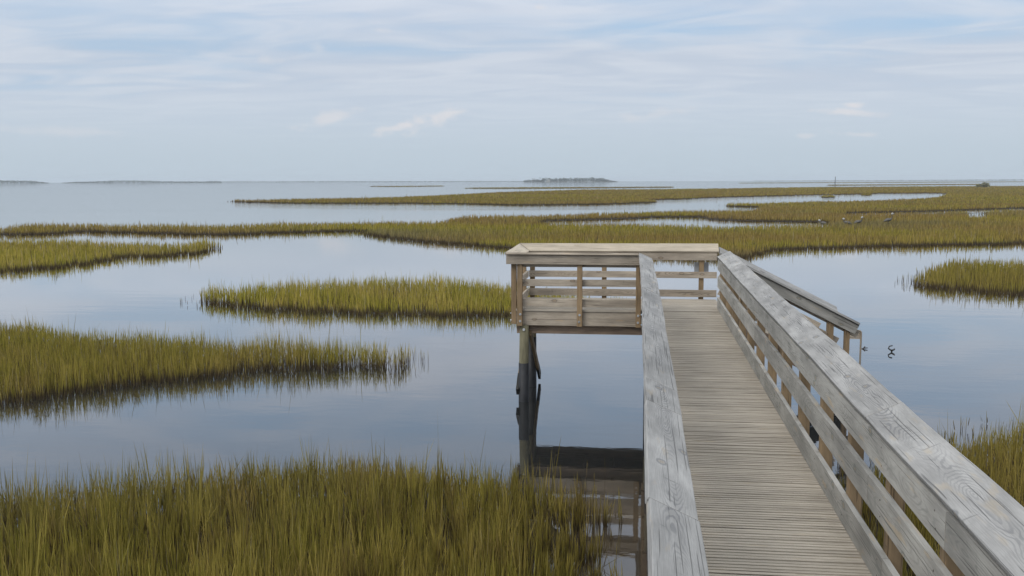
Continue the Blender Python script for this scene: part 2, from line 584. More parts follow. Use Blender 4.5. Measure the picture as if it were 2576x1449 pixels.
hi, ho = .90, 1.0
xo, xi, yfo, yfi, ybo, ybi = XPL - .205, XPL + .015, YI - .205, YI + .015, YO + .205, YO - .015
g3 = .004
cap_quad(P(xi + g3, yfi, hi), P(.07, yfi, hi), P(xo + g3, yfo, ho), P(.07, yfo, ho), 'plat')
cap_quad(P(xi, yfi + g3, hi), P(xi, ybi - g3, hi), P(xo, yfo + g3, ho), P(xo, ybo - g3, ho + .02), 'new')
cap_quad(P(xi + g3, ybi, hi + .0), P(1.53, ybi, hi + .01), P(xo + g3, ybo, ho + .03), P(1.53, ybo, ho + .04), 'new')

for A, B, n, cuts in ((P(XPL - .2, YI), P(.085, YI), (0, 1, 0), (0, 1)),
                      (P(XPL, YI - .13), P(XPL, YO + .13), (1, 0, 0), (0, 1)),
                      (P(XPR + .05, YO), P(XPL - .17, YO), (0, -1, 0), (0, 1))):
    flat_board(A, B, n, .13, .79, .955, M['plat'], pf, 'fascia_board')
for A, B, n in ((P(XPL + .0, YI), P(.085, YI), (0, 1, 0)), (P(XPL, YI + .04), P(XPL, YO - .04), (1, 0, 0)), (P(XPR + .03, YO), P(XPL, YO), (0, -1, 0))):
    flat_board(A, B, n, 0.0, .735, .868, M['plat'], pf, 'fascia_board')
    flat_board(A, B, n, 0.0, .40, .52, M['plat'], pf, 'mid_rail')
    flat_board(A, B, n, 0.0, .045, .178, M['plat'], pf, 'mid_rail')

for x in (-2.0, -.96, .045):
    post(P(x, YI), (0, 1, 0), (1, 0, 0), -.292, .862, pf)
for yy in (YI + .0, YO - .12):
    post(P(XPL, yy), (1, 0, 0), (0, 1, 0), -.27, .862, pf)
for x in (-1.97, -.60, at_y(1765, 650, 18.95).x):
    post(P(x, YO), (0, -1, 0), (1, 0, 0), -.292, .862, pf)

PILEX = at_y(1318, 900, 17.2).x
for yb in (17.18, 18.50):
    for xp in (PILEX, 1.25):
        front = yb < 18
        b = MB(); b.tube([(xp, yb, -.9), (xp, yb, .6), (xp + .01, yb, ZP - .292)], [.088, .085, .08], 18)
        pl = b.build('pile', M['pile'], pf, smooth=True)
        b = MB(); b.tube([(xp, yb, -.9), (xp, yb, .69 if front else .95)], [.096, .091], 18)
        sub(b, 'pile_sleeve', M['sleeve'], pl, smooth=True)
        b = MB(); q = Vector((xp + .01, yb - .082, ZP - .36)); b.tube([q, q - Vector((0, .012, 0))], .024, 10)
        sub(b, 'bolt', M['bolt'], pl)
# crossed braces on the two sides of the left piles
for sx, a, c in ((1, (17.24, ZP - .42), (18.95, .13)), (-1, (18.5, ZP - .42), (17.16, .20))):
    xb = PILEX + sx * .108
    b = MB()
    A, B = Vector((xb + .02, a[0], a[1])), Vector((xb + .02, c[0], c[1]))
    d = (B - A).normalized()
    b.board(A, B, d.cross(Vector((1, 0, 0))), (1, 0, 0), .14, .04)
    br = b.build('brace', M['post'], pf, bevel=.003)
    b = MB()
    b.board(A.lerp(B, .80) + Vector((.003, 0, 0)), B + d * .04 + Vector((.003, 0, 0)), d.cross(Vector((1, 0, 0))), (1, 0, 0), .146, .046)
    sub(b, 'brace_end', M['wet'], br)

# ---- thing 3: the stairs going down to the water on the right
st = empty('staircase', (2.9, 18.25, ZP), 'wooden stairs descending from the platform into the water with sloping handrails', 'stairs')
YN, YK = 17.72, 18.82
q0, q1 = at_y(1826, 640, YN - .205), at_y(2165, 813, YN - .205)
SL = -(q1.z - q0.z) / (q1.x - q0.x)
XN0, XN1 = q0.x, q1.x
r0_, r1_ = at_y(1812, 622, YK + .205), at_y(2105, 771, YK + .205)
XK0, XK1 = 1.545, r1_.x


def sp(x, y, base): return Vector((x, y, base - SL * (x - XN0)))


BN = q0.z - 1.0
BK = r0_.z - 1.0 + SL * (r0_.x - XN0)
XS = 5.0
for yy in (YN + .03, YK - .03):
    b = MB(); A, B = sp(1.53, yy, BN - .02), sp(XS, yy, BN - .02)
    d = (B - A).normalized()
    b.board(A, sp(3.0, yy, BN - .02), (0, 1, 0), Vector((0, 1, 0)).cross(-d), .045, .29)
    b.build('stringer', M['beam'], st, bevel=.003)
    b = MB()
    b.board(sp(3.001, yy, BN - .02), B, (0, 1, 0), Vector((0, 1, 0)).cross(-d), .045, .29)
    b.build('stringer', M['wet'], st, bevel=.003)
x = 1.56
while x < XS - .2:
    z = BN - SL * (x - XN0) - .12
    b = MB()
    b.board((x + .14, YN + .06, z), (x + .14, YK - .06, z), (1, 0, 0), (0, 0, 1), .28, .038)
    b.build('tread', M['deck' if z > .35 else 'wet'], st, bevel=.004)
    x += .34
for (yy, n, base, x0, x1, xp) in ((YN, Vector((0, 1, 0)), BN, XN0 - .03, XN1, (1.72, 2.55, 3.36, XN1 - .20)),
                                  (YK, Vector((0, -1, 0)), BK, XK0, XK1, (1.75, 2.75, XK1 - .15))):
    A, B = sp(x0, yy, base), sp(x1, yy, base)
    cap_boards(A, B, n, (0, 1), M['cap'], st)
    flat_board(A, B - Vector((.05, 0, -SL * .05)), n, .13, .755, .935, M['side'], st, 'fascia_board')
    flat_board(A, B, n, .0, .70, .855, M['plat'], st, 'fascia_board')
    C_ = sp(x1 - .34, yy, base)
    flat_board(A, C_, n, .0, .40, .55, M['plat'], st, 'mid_rail')
    flat_board(A, sp(x1, yy, base), n, .0, .10, .26, M['plat'], st, 'mid_rail')
    for xx in xp:
        post(sp(xx, yy, base), n, (1, 0, 0), -.35 if xx < XN1 - .3 else -1.1, .80, st, bolts=False)
# return rail at the foot: short board with a slim upright going into the water
b = MB()
ga = at_y(2150, 842, YK - .02)
gb = at_y(2166, 842, YK - .02)
b.board((ga.x - .12, YK - .02, ga.z), (gb.x - .015, YK - .02, ga.z), (0, 0, 1), (0, -1, 0), .16, .035)
arc = [Vector((gb.x - .05 + .05 * math.sin(t), YK - .03, ga.z + .03 + .05 * math.cos(t))) for t in [i * math.pi / 12 for i in range(7)]]
b.tube(arc + [Vector((gb.x - .01, YK - .03, -.5))], .017, 10)
b.build('grab_rail', M['plat'], st)

# ---- the grey board hung behind the back rail
sx = at_y(1764.6, 670, 19.02).x
b = MB()
zt, zb = at_y(1764, 660, 19.02).z, at_y(1764, 694, 19.02).z
b.box((sx - .135, 19.025, zb), (sx + .135, 19.033, zt), 2)
sg = b.build('sign_board', M['sign'], None, bevel=.002)
tag(sg, 'small pale grey sign board seen from behind, fixed to the back rail of the platform', 'sign')


# ---------------------------------------------------------------- marsh
GH = 0.45


def hash2(i, j, seed):
    h = (i.astype(np.int64) * 374761393 + j.astype(np.int64) * 668265263 + seed * 1442695041) & 0x7fffffff
    h = ((h ^ (h >> 13)) * 1274126177) & 0x7fffffff
    return ((h ^ (h >> 16)) & 0xffff) / 65535.0


def vnoise(x, y, s, seed=0):
    x = np.asarray(x) / s; y = np.asarray(y) / s
    i = np.floor(x); j = np.floor(y)
    fx = x - i; fy = y - j
    fx = fx * fx * (3 - 2 * fx); fy = fy * fy * (3 - 2 * fy)
    a, b = hash2(i, j, seed), hash2(i + 1, j, seed)
    c, d = hash2(i, j + 1, seed), hash2(i + 1, j + 1, seed)
    return (a * (1 - fx) + b * fx) * (1 - fy) + (c * (1 - fx) + d * fx) * fy


def outline(spec):
    """spec: list of (px, py) on the ground or (px, py, 't') on the canopy's top edge -> smooth closed outline in metres"""
    pts = []
    for e in spec:
        p = at(e[0], e[1], GH if len(e) > 2 else 0.0)
        pts.append((p.x, p.y))
    pts = np.array(pts)
    n = len(pts)
    out = []
    K = 7
    for i in range(n):
        p0, p1, p2, p3 = pts[i - 1], pts[i], pts[(i + 1) % n], pts[(i + 2) % n]
        for k in range(K):
            t = k / K
            cr = 0.5 * ((2 * p1) + (-p0 + p2) * t + (2 * p0 - 5 * p1 + 4 * p2 - p3) * t * t + (-p0 + 3 * p1 - 3 * p2 + p3) * t ** 3)
            out.append(0.45 * cr + 0.55 * (p1 * (1 - t) + p2 * t))
    return np.array(out)


def inside(x, y, poly):
    r = np.zeros(len(x), dtype=bool)
    px, py = poly[:, 0], poly[:, 1]
    qx, qy = np.roll(px, -1), np.roll(py, -1)
    for a, b, c, d in zip(px, py, qx, qy):
        if b == d: continue
        cond = (b > y) != (d > y)
        r ^= cond & (x < (c - a) * (y - b) / (d - b) + a)
    return r


def edist(x, y, poly):
    best = np.full(len(x), 1e9)
    px, py = poly[:, 0], poly[:, 1]
    qx, qy = np.roll(px, -1), np.roll(py, -1)
    for a, b, c, d in zip(px, py, qx, qy):
        dx, dy = c - a, d - b
        L = dx * dx + dy * dy + 1e-9
        t = np.clip(((x - a) * dx + (y - b) * dy) / L, 0, 1)
        best = np.minimum(best, (x - a - t * dx) ** 2 + (y - b - t * dy) ** 2)
    return np.sqrt(best)


def grass_mat():
    mt, g = new_mat('cordgrass_blades')
    u, h, _ = g.sep(g.uv('grain'))
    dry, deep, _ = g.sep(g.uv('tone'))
    pos = g.n('ShaderNodeNewGeometry').outputs['Position']
    x, y, _ = g.sep(pos)
    big = g.noise(g.xyz(g.math('MULTIPLY', x, .020), g.math('MULTIPLY', y, .075)), 1.0, 3.0, .6)
    mid = g.noise(g.xyz(g.math('MULTIPLY', x, .45), g.math('MULTIPLY', y, .45), 5.0), 1.0, 3.0, .6)
    u2 = g.math('ADD', g.math('MULTIPLY', g.math('FRACT', g.math('MULTIPLY', u, 331.3)), .6), g.math('MULTIPLY', u, .4))
    green = g.mix(u2, (.130, .130, .018), (.46, .40, .055))
    gold = g.mix(u2, (.38, .275, .055), (.70, .53, .15))
    brown = g.mix(u2, (.165, .104, .036), (.46, .315, .115))
    c = g.mix(g.ss(g.math('ADD', g.math('MULTIPLY', mid, .5), g.math('MULTIPLY', u, .5)), .42, .72), green, gold)
    # broad stands of drier, browner grass farther out
    bm = g.math('ADD', g.math('MULTIPLY', big, 1.0), g.math('MULTIPLY', g.math('SUBTRACT', mid, .5), .3))
    c = g.mix(g.math('MULTIPLY', g.ss(bm, .36, .60), dry), c, brown)
    c = g.mix(g.math('GREATER_THAN', g.math('FRACT', g.math('MULTIPLY', u, 971.0)), .965), c, (.42, .34, .20))
    dull = g.ss(g.noise(g.xyz(g.math('MULTIPLY', x, .035), g.math('MULTIPLY', y, .11), 31.0), 1.0, 4.0, .6), .50, .66)
    c = g.mix(g.math('MULTIPLY', g.math('MULTIPLY', dull, dry), .75), c, g.mix(u2, (.115, .102, .052), (.32, .275, .15)))
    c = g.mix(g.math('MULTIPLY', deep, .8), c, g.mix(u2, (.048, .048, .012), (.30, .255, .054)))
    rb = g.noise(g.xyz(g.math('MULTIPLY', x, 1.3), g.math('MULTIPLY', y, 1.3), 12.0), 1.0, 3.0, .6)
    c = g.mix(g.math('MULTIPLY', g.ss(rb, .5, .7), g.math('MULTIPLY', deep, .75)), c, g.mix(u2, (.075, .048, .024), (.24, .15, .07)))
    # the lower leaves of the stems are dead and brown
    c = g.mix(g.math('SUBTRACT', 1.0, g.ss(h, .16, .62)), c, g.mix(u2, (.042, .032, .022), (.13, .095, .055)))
    d = g.n('ShaderNodeBsdfDiffuse'); g.l(c, d.inputs[0])
    t = g.n('ShaderNodeBsdfTranslucent'); g.l(c, t.inputs[0])
    mx = g.n('ShaderNodeMixShader'); mx.inputs[0].default_value = .28
    g.l(d.outputs[0], mx.inputs[1]); g.l(t.outputs[0], mx.inputs[2])
    o = g.n('ShaderNodeOutputMaterial'); g.l(mx.outputs[0], o.inputs[0])
    return mt


M['grass'] = grass_mat()


def mud_mat():
    mt, g = new_mat('dark_wet_mud')
    pos = g.n('ShaderNodeNewGeometry').outputs['Position']
    f = g.noise(pos, 2.2, 5.0, .65)
    c = g.mix(g.ss(f, .3, .7), (.030, .025, .019), (.075, .060, .042))
    finish(g, c, .9, .1, f, .03, .8)
    return mt


M['mud'] = mud_mat()


def blades_mesh(name, x, y, z0, hgt, wid, dry, deep=0.0, lean=.085, bend=.05, flop=None, la=None, tu=None):
    n = len(x)
    az = rng.uniform(0, 2 * math.pi, n)             # which way the blade's face looks
    la = rng.uniform(0, 2 * math.pi, n) if la is None else la + rng.normal(0, .9, n)   # lean direction
    lm = np.abs(rng.normal(0, lean, n)) * hgt
    if flop is not None: lm = np.where(flop, hgt * rng.uniform(.8, 1.6, n), lm)
    bm = rng.uniform(.3, 1.0, n) * bend * hgt
    wx, wy = np.cos(az) * wid / 2, np.sin(az) * wid / 2
    lx, ly = np.cos(la), np.sin(la)
    V = np.zeros((n, 7, 3), dtype=np.float32)
    hs = (0.0, .45, .8, 1.0)
    ws = (.9, 1.0, .62, 0)
    k = 0
    for lev, (hh, ww) in enumerate(zip(hs, ws)):
        ox = lx * (lm * hh + bm * hh * hh); oy = ly * (lm * hh + bm * hh * hh)
        zz = z0 + hgt * hh
        if lev < 3:
            V[:, k, 0] = x + ox - wx * ww; V[:, k, 1] = y + oy - wy * ww; V[:, k, 2] = zz
            V[:, k + 1, 0] = x + ox + wx * ww; V[:, k + 1, 1] = y + oy + wy * ww; V[:, k + 1, 2] = zz
            k += 2
        else:
            V[:, k, 0] = x + ox; V[:, k, 1] = y + oy; V[:, k, 2] = zz
    base = (np.arange(n) * 7)[:, None]
    q = np.array([0, 1, 3, 2, 2, 3, 5, 4, 4, 5, 6])
    loops = (base + q).astype(np.int32)
    starts = (np.arange(n) * 11)[:, None] + np.array([0, 4, 8])
    tot = np.tile(np.array([4, 4, 3]), (n, 1))
    me = bpy.data.meshes.new(name)
    me.vertices.add(n * 7); me.vertices.foreach_set('co', V.ravel())
    me.loops.add(n * 11); me.loops.foreach_set('vertex_index', loops.ravel())
    me.polygons.add(n * 3)
    me.polygons.foreach_set('loop_start', starts.ravel().astype(np.int32))
    me.polygons.foreach_set('loop_total', tot.ravel().astype(np.int32))
    me.update()
    hv = np.array([0, 0, .45, .45, .8, .8, 1.0])[q]
    uu = rng.uniform(0, 1, n) if tu is None else np.clip(tu * .6 + rng.uniform(0, .4, n), 0, 1)
    uvd = np.zeros((n, 11, 2), dtype=np.float32)
    uvd[:, :, 0] = uu[:, None]
    uvd[:, :, 1] = hv[None, :] * (hgt / np.maximum(.05, np.mean(hgt)))[:, None]
    me.uv_layers.new(name='grain').data.foreach_set('uv', uvd.ravel())
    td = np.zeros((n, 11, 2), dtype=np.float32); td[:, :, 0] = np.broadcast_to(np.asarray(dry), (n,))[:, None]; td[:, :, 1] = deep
    me.uv_layers.new(name='tone').data.foreach_set('uv', td.ravel())
    me.materials.append(M['grass'])
    return me


DENS = 150000.0
mud_v, mud_f = [], []


def marsh(label, spec, holes=(), mean=.44, dry=1.0, ragged=1.0, dens=1.0, mud=False, cut=None, cat='marsh grass', tall=.03, softk=1.0, straws=.45, deep=0.0, tuft=1.0, hvar=.55, lean=.085, wk=1.0, levee=0.0, mound=0.0, leaf=0.0):
    poly = outline(spec)
    hp = [outline(h) for h in holes]
    # natural raggedness of the waterline
    dd = np.hypot(poly[:, 0], poly[:, 1])
    jit = (vnoise(poly[:, 0], poly[:, 1], .9, 3) - .5) * .35 * ragged + (vnoise(poly[:, 0], poly[:, 1], 3.5, 4) - .5) * np.minimum(1.2, .012 * dd) * ragged
    nx = np.roll(poly, -1, 0) - np.roll(poly, 1, 0)
    nn = np.stack([nx[:, 1], -nx[:, 0]], 1); nn /= np.linalg.norm(nn, axis=1)[:, None] + 1e-9
    poly = poly + nn * np.clip(jit, -.5, .5)[:, None]
    lo_d, hi_d = math.log(dd.min() * .93), math.log(dd.max() * 1.03)
    if poly[:, 1].min() < 6.2: lo_d = math.log(5.5)
    th = np.arctan2(poly[:, 0], poly[:, 1])
    th0, th1 = max(th.min() - .02, -.85), min(th.max() + .02, .62)
    n = int(DENS * 1.25 * dens * (th1 - th0) * (hi_d - lo_d))
    d = np.exp(rng.uniform(lo_d, hi_d, n)); a = rng.uniform(th0, th1, n)
    x, y = d * np.sin(a), d * np.cos(a)
    keep = (np.hypot(x, y) < 1) | True
    ins = inside(x, y, poly)
    ed = edist(x, y, poly)
    for h in hp:
        hi_ = inside(x, y, h)
        eh = edist(x, y, h)
        sd_h = np.where(hi_, -eh, eh)
        sdm = np.where(ins, ed, -ed)
        sd = np.minimum(sdm, sd_h)
        ins = sd > 0; ed = np.abs(sd)
    sd = np.where(ins, ed, -ed)
    clump = vnoise(x, y, .55, 1); cl2 = vnoise(x, y, .22, 2); big = vnoise(x, y, 6.0, 6)
    soft = (.10 + .10 * ragged) * softk
    edge = sd + (cl2 - .5) * soft * 2.2 + (clump - .5) * soft * 2.0
    keep = edge > 0
    # a few stems stand out in the water beyond the edge
    stray = (~keep) & (sd > (-.55 * ragged - .15) * softk ** .5) & (vnoise(x, y, .12, 8) > .80) & (rng.uniform(0, 1, n) < straws)
    keep |= stray
    # beyond the picture's left and right the stand is thinner
    if cut is not None: keep &= ~cut(x, y)
    x, y, sd, clump, cl2, big, d, stray = [v[keep] for v in (x, y, sd, clump, cl2, big, d, stray)]
    n = len(x)
    # stems stand in tufts: pull every stem toward the middle of its tuft and give the tuft its own height and colour
    cell = .20 * tuft
    wx_ = x + (vnoise(x, y, .5, 31) - .5) * .25; wy_ = y + (vnoise(x, y, .5, 32) - .5) * .25
    ci, cj = np.floor(wx_ / cell), np.floor(wy_ / cell)
    tx = (ci + .5 + .9 * (hash2(ci, cj, 21) - .5)) * cell - (wx_ - x); ty = (cj + .5 + .9 * (hash2(ci, cj, 22) - .5)) * cell - (wy_ - y)
    near = np.clip((24 - d) / 12, 0, 1)
    th_ = .5 + (hash2(ci, cj, 23) - .5) * (.35 + .65 * near); tu = .5 + (hash2(ci, cj, 24) - .5) * (.4 + .6 * near)
    pull = np.where(stray, 0, rng.uniform(.2, .8, n) * near)
    x = x + (tx - x) * pull; y = y + (ty - y) * pull
    la = np.arctan2(y - ty, x - tx)
    hgt = mean * (.60 + .34 * clump + .34 * cl2 + .22 * (big - .5)) * rng.uniform(hvar, 1.15, n) * (.74 + .46 * th_)
    hgt *= np.clip(.72 + sd * .45, .6, 1.0)
    hgt = np.where(rng.uniform(0, 1, n) < tall, hgt * rng.uniform(1.2, 1.6, n), hgt)
    hgt = np.where(stray, hgt * .8, hgt)
    wid = wk * np.maximum(.0055, .00040 * d) * rng.uniform(.7, 1.4, n)
    flop = rng.uniform(0, 1, n) < .012
    hgt = np.where(flop, hgt * .55, hgt)
    z0 = np.full(n, -.03)
    if mound: z0 = np.clip(sd * .28, -.03, mound) + (vnoise(x, y, .4, 41) - .5) * .05 - .03
    lean_n = np.full(n, lean)
    if leaf:       # side leaves spring from half way up the stems and lean out
        lf = rng.uniform(0, 1, n) < leaf
        z0 = np.where(lf, z0 + hgt * rng.uniform(.12, .45, n), z0)
        hgt = np.where(lf, hgt * rng.uniform(.4, .6, n), hgt)
        lean_n = np.where(lf, .34, lean_n)
    if levee:      # the grass along the creek banks is the freshest, the interior is dull and brown
        dry = dry * np.clip(.15 + (sd - 1.5) / levee, .15, 1.0)
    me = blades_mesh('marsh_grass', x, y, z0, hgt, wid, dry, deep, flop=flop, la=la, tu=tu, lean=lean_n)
    o = bpy.data.objects.new('marsh_grass', me)
    COL.objects.link(o)
    tag(o, label, cat, kind='stuff')
    if mound:
        st_ = .16 if dd.min() < 12 else .28
        bx0, bx1 = max(poly[:, 0].min(), -22), min(poly[:, 0].max(), 16); by0, by1 = poly[:, 1].min(), poly[:, 1].max()
        gx, gy = np.meshgrid(np.arange(bx0, bx1, st_), np.arange(by0, by1, st_))
        fx_, fy_ = gx.ravel(), gy.ravel()
        sdg = np.where(inside(fx_, fy_, poly), 1, -1) * edist(fx_, fy_, poly)
        zz = np.clip(sdg * .28 - .03, -.12, mound) + (vnoise(fx_, fy_, .4, 41) - .5) * .05 - .05
        nxg = gx.shape[1]; b0 = len(mud_v)
        mud_v.extend(zip(fx_.tolist(), fy_.tolist(), zz.tolist()))
        for r_ in range(gx.shape[0] - 1):
            for c_ in range(nxg - 1):
                q = r_ * nxg + c_
                if max(zz[q], zz[q + 1], zz[q + nxg], zz[q + nxg + 1]) > 0:
                    mud_f.append((b0 + q, b0 + q + 1, b0 + q + nxg + 1, b0 + q + nxg))
    if mud:
        nq = np.roll(poly, -1, 0) - np.roll(poly, 1, 0)
        nq = np.stack([nq[:, 1], -nq[:, 0]], 1); nq /= np.linalg.norm(nq, axis=1)[:, None] + 1e-9
        area = np.sum(poly[:, 0] * np.roll(poly[:, 1], -1) - np.roll(poly[:, 0], -1) * poly[:, 1])
        mp_ = poly - nq * np.sign(area) * np.minimum(.9, .03 * np.hypot(poly[:, 0], poly[:, 1]))[:, None]
        loops = [[Vector((p[0], p[1], 0)) for p in mp_]] + [[Vector((p[0], p[1], 0)) for p in h] for h in hp]
        tri = tessellate_polygon(loops)
        b = len(mud_v)
        for lp in loops: mud_v.extend([(v.x, v.y, .012) for v in lp])
        mud_f.extend([(b + t[0], b + t[1], b + t[2]) for t in tri])
    return n


T = 't'
tot = 0
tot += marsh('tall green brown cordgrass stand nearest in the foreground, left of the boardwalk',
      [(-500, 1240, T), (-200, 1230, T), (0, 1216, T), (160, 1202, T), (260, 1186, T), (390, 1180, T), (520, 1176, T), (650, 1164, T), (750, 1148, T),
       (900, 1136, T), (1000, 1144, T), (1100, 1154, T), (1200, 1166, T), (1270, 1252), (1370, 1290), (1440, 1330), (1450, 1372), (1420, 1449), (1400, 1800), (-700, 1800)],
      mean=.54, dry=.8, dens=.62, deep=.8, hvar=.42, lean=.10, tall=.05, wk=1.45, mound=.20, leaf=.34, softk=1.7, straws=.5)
tot += marsh('thin scattered cordgrass stems standing in the shallows beside the platform pile',
      [(1180, 1262), (1260, 1228), (1340, 1212), (1420, 1235), (1500, 1290), (1508, 1340), (1450, 1338), (1370, 1298), (1270, 1268)],
      mean=.62, dry=.8, dens=.10, deep=.6, hvar=.5, lean=.10, tall=.1, wk=1.5, softk=1.5)
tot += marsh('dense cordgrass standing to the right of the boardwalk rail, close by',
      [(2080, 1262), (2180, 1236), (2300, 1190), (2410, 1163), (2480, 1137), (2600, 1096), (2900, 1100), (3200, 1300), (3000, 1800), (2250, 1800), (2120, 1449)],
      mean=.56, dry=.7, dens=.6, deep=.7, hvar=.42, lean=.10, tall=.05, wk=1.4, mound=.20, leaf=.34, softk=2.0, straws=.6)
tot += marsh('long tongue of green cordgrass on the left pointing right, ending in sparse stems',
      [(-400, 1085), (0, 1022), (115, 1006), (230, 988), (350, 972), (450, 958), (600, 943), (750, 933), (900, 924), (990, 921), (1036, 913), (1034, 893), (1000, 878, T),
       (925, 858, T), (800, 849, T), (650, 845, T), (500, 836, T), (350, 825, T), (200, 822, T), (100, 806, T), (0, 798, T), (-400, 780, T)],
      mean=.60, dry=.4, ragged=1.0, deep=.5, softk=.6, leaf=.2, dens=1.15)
tot += marsh('golden green cordgrass island left of and behind the platform',
      [(522, 757), (550, 767), (600, 772), (700, 780), (800, 787), (900, 790), (1000, 793), (1100, 796), (1280, 797), (1400, 795), (1500, 785), (1560, 768),
       (1540, 748, T), (1432, 727, T), (1336, 717, T), (1280, 706, T), (1200, 699, T), (1100, 694, T), (1000, 694, T), (900, 696, T), (800, 700, T), (720, 703, T), (640, 711, T), (580, 724, T), (540, 746)],
      mean=.60, dry=.25, leaf=.15)
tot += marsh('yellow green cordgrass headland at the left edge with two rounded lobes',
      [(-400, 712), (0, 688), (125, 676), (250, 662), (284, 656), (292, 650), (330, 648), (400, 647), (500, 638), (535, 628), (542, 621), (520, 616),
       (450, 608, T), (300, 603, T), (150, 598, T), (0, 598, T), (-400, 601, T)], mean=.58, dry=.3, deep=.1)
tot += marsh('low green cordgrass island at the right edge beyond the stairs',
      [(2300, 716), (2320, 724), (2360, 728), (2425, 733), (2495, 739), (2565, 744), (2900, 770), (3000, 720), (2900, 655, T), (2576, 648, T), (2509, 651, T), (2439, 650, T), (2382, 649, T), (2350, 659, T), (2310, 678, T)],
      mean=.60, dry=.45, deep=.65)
tot += marsh('broad brown and gold salt marsh stretching across the bay behind the platform',
      [(-400, 600), (0, 592), (100, 591), (170, 588), (185, 582), (300, 587), (450, 590), (600, 591), (650, 590), (700, 587), (800, 584), (905, 584), (925, 592), (1000, 603), (1100, 613), (1200, 621), (1270, 627),
       (1400, 634), (1500, 638), (1600, 642), (1700, 650), (1800, 652), (1880, 648), (1920, 638), (1940, 629), (2214, 623), (2576, 613), (3000, 604), (3600, 560), (3300, 480, T), (3000, 466, T),
       (2576, 467, T), (2338, 468, T), (2038, 470, T), (1788, 473.5, T), (1638, 475, T), (1463, 476, T), (1288, 481, T), (1250, 482, T), (1100, 490, T), (950, 495, T), (800, 497.5, T), (650, 501, T),
       (590, 505.7), (600, 508.5), (750, 512), (1000, 512), (1150, 513), (1288, 516), (1388, 516), (1538, 514), (1638, 510), (1648, 507), (1615, 503.5), (1713, 501), (1838, 496), (1988, 492), (2097, 490), (2149, 489),
       (2211, 487), (2272, 486.5), (2373, 486.5), (2385, 489), (2371, 491.5, T), (2300, 498, T), (2149, 503, T), (2038, 504.5, T), (1900, 509, T), (1822, 516), (1840, 519.5), (1888, 521), (1925, 522.5),
       (1888, 525.5, T), (1738, 527, T), (1588, 530, T), (1520, 533, T), (1490, 543), (1420, 537, T), (1288, 539, T), (1170, 540, T), (1125, 548, T), (1080, 555, T), (1000, 555, T), (850, 557, T), (700, 558.5, T), (650, 561, T),
       (500, 564, T), (350, 562, T), (175, 560, T), (40, 561, T), (0, 571, T), (-400, 575, T)],
      holes=[[(1363, 557), (1500, 553), (1600, 550), (1640, 547), (1763, 547), (1790, 553), (1863, 556), (2083, 560), (2083, 561.3, T), (1938, 562.8, T), (1818, 564.6, T), (1690, 561.8, T), (1538, 558.8, T), (1380, 559.5, T)],
             [(2130, 536.5), (2200, 535), (2350, 532), (2450, 528), (2576, 524.5), (2900, 518), (2900, 519.5, T), (2576, 524.5, T), (2450, 527.5, T), (2350, 531, T), (2200, 534, T), (2130, 535.5, T)],
             [(2434, 538), (2457, 537), (2483, 538), (2480, 540.5, T), (2457, 541.5, T), (2436, 540.5, T)]],
      mean=.58, dry=1.0, dens=1.15, ragged=1.7, deep=.28, levee=0.0, mud=True)
for lab, spec in (
    ('thin dark islet of marsh grass left of the wooded island, far out in open water', [(932, 469.3), (1000, 469.7), (1111, 468.5), (1111, 467.9), (1000, 468.7), (934, 468.8)]),
    ('narrow marsh islet just in front of the wooded island', [(1168, 474), (1300, 474.4), (1500, 473.2), (1640, 472.2), (1690, 471.4), (1688, 470.7), (1500, 471.8), (1300, 472.6), (1200, 473.2)]),
    ('long thin line of marsh grass nearest the horizon on the right', [(1868, 461), (2046, 460), (2300, 459), (2576, 457.6), (2900, 456.4), (2900, 455.7), (2576, 456.9), (2300, 458), (2046, 459.2), (1868, 460.4)]),
    ('flat marsh islet right of and around the slim marker post', [(2090, 466.6), (2250, 465.8), (2457, 464.5), (2457, 463.5), (2250, 464.6), (2090, 465.6)]),
    ('tiny grass tuft island in the narrow creek on the right', [(2066, 497), (2082, 497.4), (2097, 496.6), (2096, 494.5), (2080, 494), (2067, 495)]),
    ('smallest dark grass hummock at the far side of the narrow creek', [(2168, 491), (2180, 491.4), (2192, 490.8), (2190, 489.8), (2178, 489.5), (2169, 490)]),
):
    tot += marsh(lab, spec, ragged=.5, dens=1.6, dry=.9, mean=.55, deep=.4)
print('blades', tot)

me = bpy.data.meshes.new('mudflat'); me.from_pydata(mud_v, [], mud_f); me.materials.append(M['mud'])
o = bpy.data.objects.new('mudflat', me); COL.objects.link(o); tag(o, kind='structure')

